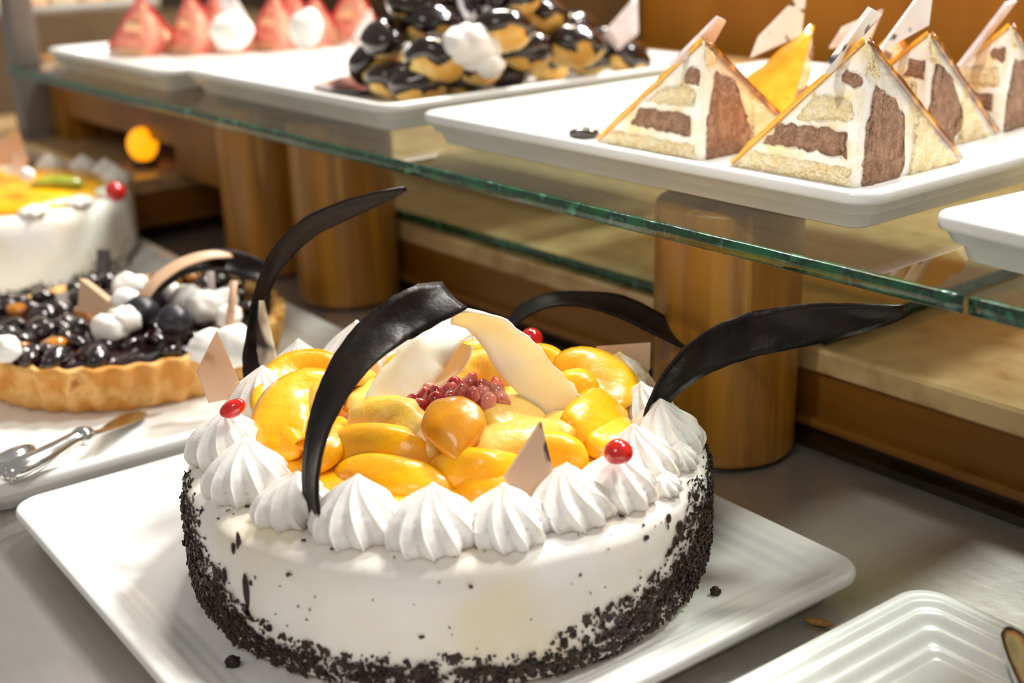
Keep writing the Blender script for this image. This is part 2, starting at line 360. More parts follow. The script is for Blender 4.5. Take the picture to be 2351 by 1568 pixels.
# ------------------------------------------------------------------ plates
def plate(w, d, h=.0215, ribs=3, cr_=.016, ra=.0003):
    def L(i, z, r=None): return rrect(w-2*i, d-2*i, max(.004, (cr_ if r is None else r)-i*.5), 8, z)
    loops = [L(.017, .0005), L(.0135, 0), L(.0118, .001), L(.0095, h*.36), L(.0072, h*.38), L(.0055, h*.42), L(.0030, h*.66), L(.0018, h*.675), L(.0004, h*.70), L(0, h*.78), L(0, h*.90), L(.0008, h*.975), L(.0022, h), L(.0042, h*.985)]
    z0, z1, i0, i1 = h*.965, .009, .006, .034
    k = ribs*6
    for j in range(k+1):
        t = j/k; e = t*t*(3-2*t); loops.append(L(i0+(i1-i0)*t, z0+(z1-z0)*e+ra*math.sin(t*ribs*2*PI)*(1-.3*t)))
    loops += [L(.040, .0088), L(.055, .0087)]
    g = loft(loops, True, True)
    return g
def put_plate(w, d, loc, rz, label, h=.0215, ribs=3, ra=.0003):
    r = mk('serving_plate', plate(w, d, h, ribs, .016, ra), 'china'); r.location = loc; r.rotation_euler = (0, 0, rz)
    return tag(r, label, 'plate', 'white rectangular serving plates')
def mplate(a0, a1, b0, b1, label, h=.0205, **k):
    return put_plate(a1-a0, b1-b0, MV((a0+a1)/2, (b0+b1)/2, 0), RM, label, h, **k)
def splate(a0, a1, b0, b1, label, drz=0, **k):
    return put_plate(a1-a0, b1-b0, SV((a0+a1)/2, (b0+b1)/2, ZS), RS+drz, label, **k)
mplate(-.668, -.328, .149, .452, 'white square plate under the big fruit cake with chocolate flakes', .0185, ribs=4, ra=.00022)
mplate(-1.005, -.684, .135, .435, 'white plate under the dark glazed fruit tart')
mplate(-1.355, -1.034, .150, .425, 'white plate under the blurred orange-topped cake at the left')
mplate(-.303, .04, .155, .456, 'empty white ribbed plate on the steel counter in front of the column', ribs=4, ra=.0006)
splate(-.716, -.348, .499, .88, 'white plate on the glass shelf holding the cocoa and cream cake quarters')
splate(-1.079, -.755, .499, .86, 'white plate on the glass shelf under the chocolate profiterole pile')
splate(-1.358, -1.082, .478, .78, 'white plate on the glass shelf under the red strawberry cakes')
p4 = put_plate(.30, .28, SV(-.312, .490, ZS)+Matrix.Rotation(RS-.10, 3, 'Z') @ Vector((.15, .14, 0)), RS-.10, 'empty white plate corner on the shelf, blurred at the right edge of the photo')
# ------------------------------------------------------------------ the big cake
CC = Vector((-.0335, .577, 0)); CR, CZ0, CZ1 = .1285, .0090, .0696
cake = root('fruit_cake', CC+Z*CZ0, 0, 'large white cream cake topped with peaches, pineapple and tall dark chocolate curls', 'cake')
def crad(z):
    t = (z-CZ0)/(CZ1-CZ0); P = [(0, .955), (.05, .985), (.2, 1.0), (.5, 1.004), (.8, 1.0), (.92, .985), (.975, .955), (1, .91)]
    for k in range(len(P)-1):
        if t <= P[k+1][0]: u = (t-P[k][0])/(P[k+1][0]-P[k][0]); return CR*(P[k][1]*(1-u)+P[k+1][1]*u)
    return CR*.91
def csurf(a, z):
    r = crad(z)*(1+.009*mnoise.noise(Vector((math.cos(a)*1.6, math.sin(a)*1.6, 4)))+.005*mnoise.noise(Vector((math.cos(a)*5, math.sin(a)*5, z*40))))
    return r
prof = [(1, CZ0+(CZ1-CZ0)*t) for t in (0, .03, .06, .1, .15, .2, .26, .32, .38, .44, .5, .56, .62, .68, .74, .8, .85, .89, .92, .945, .965, .985, 1)]
def cfn(r, z, a):
    if z < CZ1-1e-7 or r > .999: return csurf(a, z), z+.0009*mnoise.noise(Vector((math.cos(a)*4, math.sin(a)*4, z*90)))
    rr = r*csurf(a, CZ1); return rr, CZ1+.0010*mnoise.noise(Vector((rr*math.cos(a)*45, rr*math.sin(a)*45, 1)))*min(1, (1.02-r)*8)
prof += [(k, CZ1) for k in (.97, .94, .9, .86, .8, .7, .5, .25, .02)]
g = lathe(prof, 220, cfn)
mk('cream_coat', xf(g, Matrix.Translation(CC)), 'cream', cake, cake)
# chocolate flakes on the side: nobody could count them
HM = [(-180, .86), (-165, .92), (-151, .92), (-144, .74), (-137, .52), (-128, .36), (-112, .27), (-95, .31), (-85, .28), (-72, .27), (-60, .36), (-48, .47), (-38, .62), (-25, .82), (-10, .90), (15, .92), (60, .8), (120, .8), (160, .86), (180, .86)]
def hmax(d):
    for k in range(len(HM)-1):
        if HM[k][0] <= d <= HM[k+1][0]: u = (d-HM[k][0])/(HM[k+1][0]-HM[k][0]); return HM[k][1]*(1-u)+HM[k+1][1]*u
    return .85
def flake(p, nrm, ln, wd, th, r):
    t = nrm.cross(Z).normalized(); b = nrm.cross(t); an = r.uniform(0, PI); d1 = t*math.cos(an)+b*math.sin(an); d1 = (d1+nrm*r.uniform(-.7, .7)).normalized()
    d2 = nrm.cross(d1).normalized(); d3 = d1.cross(d2); V = []
    for s3 in (-1, 1):
        for s1, s2 in ((-1, -1), (1, -1), (1, 1), (-1, 1)):
            V.append(p+d1*(s1*ln/2*r.uniform(.6, 1.1))+d2*(s2*wd/2*r.uniform(.4, 1.2))+d3*(s3*th/2))
    return V, [(0, 1, 2, 3), (7, 6, 5, 4), (0, 4, 5, 1), (1, 5, 6, 2), (2, 6, 7, 3), (3, 7, 4, 0)]
FV, FF = [], []
def addf(g):
    k = len(FV); FV.extend(g[0]); FF.extend([tuple(i+k for i in q) for q in g[1]])
r_ = random.Random(3); cnt = 0
while cnt < 15500:
    d = r_.uniform(-180, 180); t = r_.random(); a = math.radians(d)
    hm = hmax(d)*(1+.35*mnoise.noise(Vector((d*.10, t*3, 7)))); cl_ = mnoise.noise(Vector((math.cos(a)*14, math.sin(a)*14, t*9)))
    if t > hm*1.12: pr = .008
    elif t > hm*.78: pr = .22+.6*max(0, cl_)
    elif t < .07: pr = .30
    else: pr = .8+.6*cl_
    if -125 < d < -20 and t < .16: pr *= .8
    if r_.random() > pr: continue
    z = CZ0+.0015+(CZ1-CZ0-.003)*t; rr = csurf(a, z); nrm = Vector((math.cos(a), math.sin(a), 0)); s = r_.random()
    ln = (.0012+.0040*s**2.4)*(.6 if pr < .05 else 1); p = CC+nrm*(rr+.0004+r_.random()*.0011*(pr > .3))+Z*z
    addf(flake(p, nrm, ln, ln*r_.uniform(.25, .8), .0005, r_)); cnt += 1
for k in range(150):       # stray specks over the top rim
    d = r_.choice([r_.uniform(-185, -140), r_.uniform(-45, 15), r_.uniform(-180, 0)]); a = math.radians(d); q = r_.uniform(.84, .985)
    p = CC+Vector((math.cos(a), math.sin(a), 0))*(csurf(a, CZ1)*q/.93*.97)+Z*(CZ1+.0006); ln = .0006+.0017*r_.random()**3
    addf(flake(p, Z, ln, ln*.4, .0005, r_) if False else (lambda v: ([p+Vector((x*ln, y*ln*.4, z*.0004)) for x, y, z in v], [(0, 1, 2, 3), (7, 6, 5, 4), (0, 4, 5, 1), (1, 5, 6, 2), (2, 6, 7, 3), (3, 7, 4, 0)]))([(-.5, -.5, -1), (.5, -.3, -1), (.4, .5, -1), (-.4, .6, -1), (-.5, -.5, 1), (.5, -.3, 1), (.4, .5, 1), (-.4, .6, 1)]))
fl = mk('chocolate_crumb_coating', (FV, FF), 'flake', cake, cake, smooth=False); fl['kind'] = 'stuff'; fl['label'] = 'dark chocolate crumbs pressed into the cake side'
# a few long slivers on the side at the left
for (px, py, ln, wd) in ((548, 1245, .010, .0022), (536, 1258, .006, .0016), (565, 1355, .017, .0036), (515, 1320, .007, .003), (1560, 1210, .007, .005), (1535, 1190, .005, .003)):
    d = ray(px, py); best = None
    for k in range(400):
        P = CAM+d*(.40+k*.0006)
        if (P-CC).xy.length < csurf(math.atan2((P-CC).y, (P-CC).x), min(max(P.z, CZ0), CZ1-.001))+.0008 and P.z < CZ1: best = P; break
    if best:
        nrm = (best-CC); nrm.z = 0; nrm.normalize(); t = nrm.cross(Z)
        mk('chocolate_sliver', blob(best, (wd/2, .0012, ln/2), 2, .15, 1.5, ln*900, Matrix((t, nrm, Z)).transposed()), 'flake', cake, cake)
# rosettes
ros = []
def ros_at(ang, rad=.104, R=.0172, h=.026, seed=0, mat='rosette', lean=(0, 0), tw=1.3, z=CZ1, amp=.15, lobes=11):
    a = math.radians(ang); p = CC+Vector((math.cos(a), math.sin(a), 0))*rad+Z*(z-.0015)
    o = mk('cream_rosette', xf(rosette(R, h, lobes, tw, amp, seed, lean), Matrix.Translation(p)), mat, cake, cake); return o
for k, (ang, R, h, tw, rad, lean) in enumerate([(-173, .0178, .027, 1.0, .107, (.002, 0)), (-150, .0182, .027, .9, .103, (.001, .003)), (-130, .0165, .021, 1.6, .1, (.003, .003)), (-110, .0182, .0265, 1.1, .1, (.001, .004)),
        (-91, .0185, .026, 1.2, .103, (.001, .004)), (-73.5, .0168, .024, 1.3, .104, (-.001, .003)), (-56, .0180, .025, 1.9, .101, (-.001, .003)), (-41, .0170, .024, 1.4, .104, (0, .003)), (-26, .0168, .027, 1.2, .102, (-.004, 0)), (-8, .0172, .027, 1.2, .108, (-.003, 0)), (9, .015, .024, 1.2, .101, (-.002, 0)),
        (158, .0175, .029, 1.0, .105, (.001, 0)), (140, .0185, .033, 1.0, .107, (0, 0)), (121, .0185, .035, 1.0, .108, (.003, 0)), (103, .0175, .031, 1.0, .104, (.004, 0)), (84, .0165, .024, 1.0, .104, (0, 0))]):
    ros_at(ang, rad, R, h, k*1.7, 'rosette', lean, tw)
for k, (ang, R, h) in enumerate([(66, .016, .022), (50, .0155, .020), (30, .0172, .027)]):
    o = ros_at(ang, .104, R, h, k*2.1+5, 'nutcream', (0, 0), 1.0); o['label'] = 'cream rosette dusted with brown nut crumbs'
ros_at(-17, .116, .0085, .013, 3, 'rosette', (0, 0), 2.2); ros_at(-31, .117, .008, .011, 4.4, 'rosette', (0, 0), 2.2)
# jelly bed and fruit
def dfn(r, z, a): return r*(1+.03*mnoise.noise(Vector((math.cos(a)*2, math.sin(a)*2, 1)))), z+.0012*mnoise.noise(Vector((r*math.cos(a)*60, r*math.sin(a)*60, 2)))*(1 if r > .002 else 0)
mk('fruit_jelly', xf(lathe([(.090, CZ1-.001), (.0905, CZ1+.001), (.086, CZ1+.004), (.075, CZ1+.006), (.06, CZ1+.0075), (.04, CZ1+.009), (.02, CZ1+.010), (.001, CZ1+.0105)], 72, dfn), Matrix.Translation(CC)), 'glaze', cake, cake)
PEACH = [([(618, 975, .079), (625, 920, .083), (665, 868, .086), (725, 850, .087), (790, 850, .086)], .019, .010), ([(672, 1035, .079), (650, 985, .083), (665, 930, .088), (715, 900, .090), (790, 905, .089)], .026, .011),
 ([(592, 965, .078), (635, 1000, .080), (690, 1042, .079)], .014, .010), ([(702, 1050, .080), (735, 1030, .083), (775, 960, .084)], .018, .011), ([(745, 1030, .079), (820, 1035, .082), (910, 1042, .083), (1010, 1062, .080)], .020, .011),
 ([(770, 1078, .076), (850, 1082, .079), (950, 1102, .079), (1045, 1122, .075)], .016, .010), ([(985, 1075, .079), (1060, 1080, .082), (1130, 1085, .082), (1215, 1068, .079)], .016, .010), ([(1048, 1128, .075), (1110, 1112, .078), (1180, 1085, .079), (1250, 1070, .077)], .017, .010),
 ([(1215, 1060, .079), (1265, 1045, .081), (1350, 1058, .077)], .016, .010), ([(1275, 868, .085), (1335, 852, .088), (1390, 880, .088), (1405, 940, .084)], .026, .012), ([(1290, 1020, .079), (1340, 990, .083), (1385, 945, .085), (1400, 890, .083)], .022, .011),
 ([(1355, 1045, .077), (1395, 1010, .080), (1425, 955, .080)], .015, .010), ([(1280, 935, .083), (1330, 920, .086), (1385, 915, .085)], .024, .010), ([(1025, 838, .084), (1100, 818, .087), (1185, 836, .085)], .018, .011), ([(1190, 850, .082), (1240, 840, .083), (1290, 860, .082)], .018, .010), ([(880, 850, .083), (950, 838, .084), (1020, 842, .084)], .016, .010)]
for k, (pts, W, th) in enumerate(PEACH): mk('peach_slice', wedge(pts, W*1.36, th*.66, .85, 28, k, roll=(.34, -.16, .40, -.18)[k % 4]), 'peach', cake, cake)
PINE = [([(738, 985, .085), (745, 910, .091), (790, 872, .093), (860, 860, .091)], .016, .010), ([(800, 990, .085), (860, 975, .088), (930, 1000, .088), (1005, 1048, .083)], .026, .011), ([(880, 960, .086), (940, 955, .088), (980, 985, .087)], .022, .010),
 ([(1105, 1020, .085), (1160, 985, .088), (1200, 940, .089), (1215, 900, .087)], .026, .011), ([(1055, 1050, .083), (1130, 1022, .087), (1210, 995, .088), (1285, 985, .084)], .020, .011), ([(1030, 890, .087), (1085, 855, .090), (1150, 858, .090), (1195, 890, .087)], .018, .010),
 ([(1240, 1010, .082), (1275, 985, .085), (1300, 950, .084)], .018, .009), ([(900, 915, .086), (960, 900, .087), (1030, 910, .087)], .022, .009), ([(820, 950, .085), (850, 905, .087), (890, 880, .087)], .020, .009)]
for k, (pts, W, th) in enumerate(PINE): mk('pineapple_piece', wedge(pts, W*1.22, th*.75, .75, 26, k+40, rough=.22, roll=(-.3, .35)[k % 2]), 'pine', cake, cake)
def teardrop(q): s = 1-.72*max(0, -q.y)**1.1; return Vector((q.x*s, q.y*1.05, q.z))
pc = at(1042, 985, .0965)
mk('apricot_half', blob(pc, (.0150, .0165, .0058), 4, .12, 1.5, 2, rotm(.66, -.10, .10), teardrop), 'drop', cake, cake)
for k, (px, py, z) in enumerate([(1078, 880, .104), (1113, 892, .102), (1140, 892, .100), (1152, 920, .098), (1121, 926, .099), (1084, 913, .101), (1045, 888, .101), (1008, 906, .099), (1040, 915, .100), (972, 915, .097), (948, 928, .095), (944, 952, .094), (962, 938, .096), (1000, 922, .098), (1104, 908, .101), (1062, 905, .102), (990, 900, .097), (1030, 900, .1), (1140, 905, .1), (1095, 930, .097)]):
    mk('pomegranate_seed', blob(at(px, py, z), (.0040, .0040, .0056), 3, .16, 1.4, k, rotm(rnd.uniform(-.7, .7), rnd.uniform(-.7, .7), rnd.uniform(0, 6))), 'pom', cake, cake)
mk('cherry', blob(at(535, 938, .0975), (.0066, .0040, .0042), 3, .10, 1, 1, rotm(0, -.42, .15)), 'cherry', cake, cake)
mk('cherry', blob(at(1419, 1038, .0955), (.0066, .0062, .0056), 3, .08, 1, 2), 'cherry', cake, cake)
mk('cherry', blob(at(1219, 780, .0935), (.0066, .0066, .0066), 3, .05, 1, 3), 'cherry', cake, cake)
# chocolate curls
w1 = dep(at(735, 1235, CZ1))
mk('chocolate_curl', ribbon([(740, 1240, w1+.002, 30), (722, 1175, w1+.002, 30), (718, 1100, w1+.003, 32), (731, 1010, w1+.006, 44), (760, 925, w1+.010, 62), (810, 835, w1+.018, 82), (875, 765, w1+.028, 98), (955, 712, w1+.040, 106), (1042, 682, w1+.052, 74)], .0205, .0022, 1, 54, .10, .05, 1), 'dark', cake, cake)
w2 = dep(at(610, 868, CZ1))
o = mk('chocolate_curl', ribbon([(596, 872, w2, 74), (590, 820, w2, 66), (588, 760, w2, 46), (593, 700, w2, 36), (607, 645, w2, 32), (640, 585, w2, 42), (705, 522, w2, 46), (790, 480, w2-.004, 42), (870, 450, w2-.008, 26), (932, 432, w2-.010, 5)], .0150, .0022, -1, 54, .12, .05, 2), 'dark', cake, cake); o['label'] = 'tall dark chocolate curl with a cream-streaked foot'
mk('cream_streak', ribbon([(600, 690, w2-.006, 8), (603, 740, w2-.006, 24), (608, 790, w2-.006, 38), (618, 835, w2-.006, 42), (630, 872, w2-.006, 34)], .010, .0018, 1, 22, .05, .12, 22), 'marble', cake, cake)
w3 = dep(at(1170, 785, CZ1))
mk('chocolate_curl', ribbon([(1166, 752, w3-.03, 16), (1208, 715, w3-.03, 28), (1265, 692, w3-.03, 30), (1340, 690, w3-.03, 34), (1425, 706, w3-.03, 50), (1500, 742, w3-.03, 50), (1560, 775, w3-.03, 42), (1612, 802, w3-.03, 26)], .0165, .0022, 1, 44, .10, .05, 3), 'dark', cake, cake)
w4 = dep(at(1488, 965, CZ1+.012))
mk('chocolate_curl', ribbon([(1480, 985, w4, 24), (1500, 935, w4, 36), (1535, 880, w4, 54), (1590, 828, w4, 76), (1660, 790, w4, 94), (1745, 764, w4, 102), (1840, 746, w4-.004, 96), (1930, 732, w4-.008, 76), (2010, 721, w4-.012, 50), (2078, 710, w4-.016, 22)], .0215, .0024, -1, 54, .10, .05, 4), 'dark', cake, cake)
# white chocolate curls over the centre
wa, wb = dep(at(870, 965, .089)), dep(at(1310, 950, .086))
mk('white_chocolate_curl', ribbon([(868, 975, wa, 108), (895, 920, wa+.006, 110), (940, 860, wa+.012, 112), (985, 808, wa+.018, 104), (1040, 765, wa+.026, 60), (1105, 740, wa+.038, 34)], .0215, .0022, 1, 30, .14, .10, 5), 'wchoc', cake, cake)
mk('white_chocolate_curl', ribbon([(1040, 722, wb-.02, 26), (1090, 728, wb-.018, 44), (1145, 765, wb-.014, 84), (1195, 828, wb-.008, 104), (1240, 888, wb-.002, 112), (1285, 940, wb, 120), (1300, 962, wb, 118)], .0215, .0022, -1, 34, .14, .14, 6), 'wchoc', cake, cake)
mk('white_chocolate_curl', ribbon([(955, 912, wa+.024, 20), (1000, 872, wa+.026, 46), (1040, 832, wa+.028, 60), (1068, 790, wa+.03, 44)], .014, .0020, 1, 20, .14, .12, 7), 'wchoc', cake, cake)
# tan chocolate squares
def tile(par, q, w, th=.0026, mat='tan', name='chocolate_tile', wav=.0004, seed=0):
    C = [cw(x, y, w+dw) for (x, y, dw) in q]; return mk(name, slab(C, th, 6, wav, seed), mat, par, par, smooth=True)
wt = dep(at(520, 930, .080)); sharp(tile(cake, [(480, 925, 0), (452, 852, 0), (497, 760, .006), (562, 908, .008)], wt, .003, 'tan'), 50)
wt = dep(at(1215, 1150, .080)); sharp(tile(cake, [(1195, 1165, 0), (1158, 1095, -.002), (1240, 968, .004), (1268, 1085, .006)], wt+.002, .003, 'tanstreak'), 50)
wt = dep(at(900, 790, CZ1)); sharp(tile(cake, [(862, 790, 0), (866, 752, 0), (962, 652, 0), (968, 690, .012)], wt, .003, 'tan'), 50)
wt = dep(at(1440, 850, .080)); sharp(tile(cake, [(1372, 850, 0), (1370, 795, 0), (1492, 786, .004), (1490, 850, .004)], wt, .003, 'tan'), 50)
# ------------------------------------------------------------------ cake quarters on the shelf
def poly_layer(poly, O, ud, vd, nd, h, wlen, th=.0014, seed=0):
    q_ = random.Random(seed*31+5); poly = [(max(.012, u*(1+q_.uniform(-.09, .05))), v*(1+q_.uniform(-.07, .05))) for u, v in poly]
    P = []
    for i in range(len(poly)):
        a, b = poly[i], poly[(i+1) % len(poly)]; n = max(2, int(math.hypot((b[0]-a[0])*wlen, (b[1]-a[1])*h)/.0022))
        for k in range(n):
            t = k/n; u = a[0]*(1-t)+b[0]*t; v = a[1]*(1-t)+b[1]*t
            P.append((u+.030*mnoise.noise(Vector((u*22+seed, v*22, 1))), max(0.004, v+.030*mnoise.noise(Vector((u*22, v*22+seed, 5))))))
    bm = bmesh.new()
    vs = [bm.verts.new(O+ud*(u*wlen)+vd*(v*h)+nd*th) for u, v in P]; f = bm.faces.new(vs)
    bmesh.ops.triangulate(bm, faces=[f]); bmesh.ops.subdivide_edges(bm, edges=bm.edges[:], cuts=2, use_grid_fill=True)
    for v in bm.verts:
        if not v.is_boundary: v.co += nd*(.0006+.0011*mnoise.noise(v.co*420)+.0009*mnoise.noise(v.co*160))
    be = [e for e in bm.edges if e.is_boundary]; r = bmesh.ops.extrude_edge_only(bm, edges=be)
    for v in [x for x in r['geom'] if isinstance(x, bmesh.types.BMVert)]: v.co -= nd*(th+.002)
    bm.verts.index_update(); g = ([v.co.copy() for v in bm.verts], [tuple(v.index for v in f.verts) for f in bm.faces]); bm.free(); return g
LEFT = [('pale', [(.05, .0), (.94, .0), (.80, .13), (.05, .13)]), ('cocoa', [(.09, .20), (.70, .22), (.57, .38), (.10, .37)]), ('pale', [(.06, .45), (.50, .44), (.35, .60), (.06, .62)]), ('cocoa', [(.02, .67), (.16, .69), (.12, .77), (.02, .79)])]
RIGHT = [('cocoa', [(.05, .0), (.42, .0), (.44, .22), (.40, .44), (.28, .64), (.12, .72), (.05, .35)]), ('pale', [(.50, .0), (.92, .0), (.55, .40), (.49, .40)]), ('pale', [(.02, .80), (.14, .78), (.02, .95)])]
def quarter(loc, rz, a, h, label='', cat='cake', group=None, mats=('slicecream', 'pale', 'cocoa', 'oglaze'), name='cake_quarter', seed=0, b=None, layers=True):
    """quarter of a pyramid cake: upright cut faces towards -x side and +y side meeting at the origin, glazed slopes behind"""
    r = root(name, loc, rz, label, cat, group); b = b or a
    bm = bmesh.new(); V = [bm.verts.new(p) for p in ((0, 0, 0), (-a, 0, 0), (-a, b, 0), (0, b, 0), (0, 0, h))]
    for f in ((0, 1, 4), (0, 4, 3), (1, 2, 4), (2, 3, 4), (3, 2, 1, 0)): bm.faces.new([V[i] for i in f])
    bmesh.ops.subdivide_edges(bm, edges=bm.edges[:], cuts=9, use_grid_fill=True); bm.normal_update()
    for v in bm.verts:
        if v.co.z > .001: v.co += v.normal*(.0012*mnoise.noise(v.co*130+Vector((seed, 0, 0))))
    bm.verts.index_update(); g = ([v.co.copy() for v in bm.verts], [tuple(v.index for v in f.verts) for f in bm.faces]); bm.free()
    mk('cream_body', g, mats[0], r)
    T, P, R, Q = Vector((0, 0, h)), Vector((-a, 0, 0)), Vector((-a, b, 0)), Vector((0, b, 0)); e = .0022
    def shell(A, B, C, nn):
        n = 12; V = []; F = []; idx = {}
        for s in (0, 1):
            for i in range(n+1):
                for j in range(n+1-i):
                    p = A+(B-A)*(i/n)+(C-A)*(j/n); idx[s, i, j] = len(V); V.append(p+nn*((e+.0012*mnoise.noise(p*90+Vector((seed, 2, 0)))) if s else -.0004))
        for s in (0, 1):
            for i in range(n):
                for j in range(n-i):
                    F.append((idx[s, i, j], idx[s, i+1, j], idx[s, i, j+1]))
                    if j < n-i-1: F.append((idx[s, i+1, j], idx[s, i+1, j+1], idx[s, i, j+1]))
        for k in range(n):
            for (p, q) in (((k, 0), (k+1, 0)), ((0, k), (0, k+1)), ((k, n-k), (k+1, n-k-1))): F.append((idx[(0,)+p], idx[(0,)+q], idx[(1,)+q], idx[(1,)+p]))
        return V, F
    n1 = (P-T).cross(R-T).normalized(); n1 = n1 if n1.x < 0 else -n1
    n2 = (R-T).cross(Q-T).normalized(); n2 = n2 if n2.y > 0 else -n2
    mk('glaze', shell(T+Vector((0, -.0012, 0)), P+Vector((0, -.0012, .001)), R+Z*.001, n1), mats[3], r)
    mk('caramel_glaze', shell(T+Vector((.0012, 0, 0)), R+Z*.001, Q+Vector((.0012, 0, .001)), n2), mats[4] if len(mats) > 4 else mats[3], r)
    if layers:
        mm = {'pale': mats[1], 'cocoa': mats[2]}; nm = {'pale': 'pale_sponge_layer', 'cocoa': 'cocoa_sponge_layer'}
        for k, (t, poly) in enumerate(LEFT): mk(nm[t] if mats[2] == 'cocoa' else 'sponge_layer', poly_layer(poly, Vector((0, 0, 0)), Vector((-1, 0, 0)), Z, Vector((0, -1, 0)), h, a, .0010, seed+k), mm[t], r)
        for k, (t, poly) in enumerate(RIGHT): mk(nm[t] if mats[2] == 'cocoa' else 'sponge_layer', poly_layer(poly, Vector((0, 0, 0)), Vector((0, 1, 0)), Z, Vector((1, 0, 0)), h, b, .0010, seed+k+9), mm[t], r)
    return r
ZP = ZS+.0088
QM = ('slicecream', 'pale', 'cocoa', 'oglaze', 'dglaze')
gq = 'cocoa and cream cake quarters'
def S3(a, b): return SV(a, b, ZP)
qa = quarter(S3(-.395, .556), RS, .086, .0765, b=.098, label= 'nearest cocoa and cream cake quarter, tip at the front corner of its plate', group=gq, mats=QM, seed=1)
qb = quarter(S3(-.503, .553), RS, .088, .0695, b=.094, label= 'cake quarter at the left end of the shelf plate with a lilac chocolate shard', group=gq, mats=QM, seed=4)
qc = quarter(S3(-.557, .722), RS+2.0, .062, .0605, b=.062, label= 'cake quarter with the broadest shiny orange glaze, second row behind the left pair', group=gq, mats=('slicecream', 'pale', 'cocoa', 'oglaze', 'oglaze'), seed=7)
qd = quarter(S3(-.424, .657), RS+.03, .084, .0700, b=.088, label= 'cake quarter directly behind the nearest one, with a broad white shard', group=gq, mats=QM, seed=9)
qe = quarter(S3(-.427, .750), RS+.06, .078, .0668, b=.085, label= 'farthest cake quarter at the right edge of the photo with orange shoulder', group=gq, mats=QM, seed=12)
qf = quarter(S3(-.52, .765), RS, .06, .054, label= 'cake quarter mostly hidden at the back, only its pale shard showing', group=gq, mats=QM, seed=15)
def shard(r, q, mat, dw=0, th=.0026): 
    w = dep(r.location+Z*.06); o = tile(r, q, w+dw, th, mat, 'chocolate_shard', .0003, q[0][0]); return sharp(o, 50)
shard(qa, [(1886, 168, -.004), (1998, 17, 0), (2022, 30, .012), (1905, 165, .008)], 'streak')
shard(qb, [(1537, 150, 0), (1648, 38, 0), (1664, 46, .014), (1630, 105, .014)], 'shard', .004)
shard(qc, [(1724, 132, 0), (1742, 84, 0), (1852, -28, 0), (1838, 82, .006)], 'streak', -.004)
shard(qd, [(2010, 125, 0), (2104, -4, 0), (2138, -8, .004), (2130, 58, .006), ][:4], 'streak', -.002)
shard(qe, [(2200, 152, 0), (2310, 8, 0), (2332, 0, .012), (2222, 140, .012)], 'shard', .002)
shard(qf, [(1905, 110, 0), (1935, 62, 0), (2026, 22, .004), (1990, 105, .006)], 'shard', -.004)
sg = mk('sauce_drop', blob(at(1342, 306, ZP+.003), (.010, .006, .004), 3, .15, 1.4, 4), 'pchoc'); tag(sg, 'small dark chocolate drop on the plate left of the cake quarters', 'sauce')
# ------------------------------------------------------------------ profiteroles
def puff_geo(seed):
    body = blob((0, 0, 0), (.021, .0185, .0145), 3, .16, 1.5, seed)
    bm = bmesh.new(); V = [bm.verts.new(p) for p in body[0]]
    for f in body[1]: bm.faces.new([V[i] for i in f])
    bm.verts.index_update(); kill = [v for v in bm.verts if v.co.z < -.0088+.006*mnoise.noise(v.co*95+Vector((seed, 0, 0)))]
    bmesh.ops.delete(bm, geom=kill, context='VERTS'); bm.normal_update()
    for v in bm.verts: v.co *= 1.07
    r = bmesh.ops.solidify(bm, geom=bm.faces[:], thickness=.0016)
    bm.verts.index_update(); cap = ([v.co.copy() for v in bm.verts], [tuple(v.index for v in f.verts) for f in bm.faces]); bm.free()
    return body, cap
PUFF = [puff_geo(s) for s in range(4)]; PM = {}
gp = 'chocolate profiteroles in the pile'
def puff(px, py, z, s, rot, k, label):
    p = at(px, py, z); r = root('profiterole', p, 0, label, 'profiterole', gp); r.rotation_euler = (rot[0]*.75, rot[1]*.75, rot[2]); r.scale = (s, s, s)
    k %= 4
    if k not in PM: PM[k] = (mk('pastry', PUFF[k][0], 'puff', r), mk('chocolate_coating', PUFF[k][1], 'pchoc', r))
    else:
        for src in PM[k]: c = src.copy(); link(c); c.parent = r
    return r
zb, zm, zt, zz = ZP+.014, ZP+.034, ZP+.054, ZP+.070
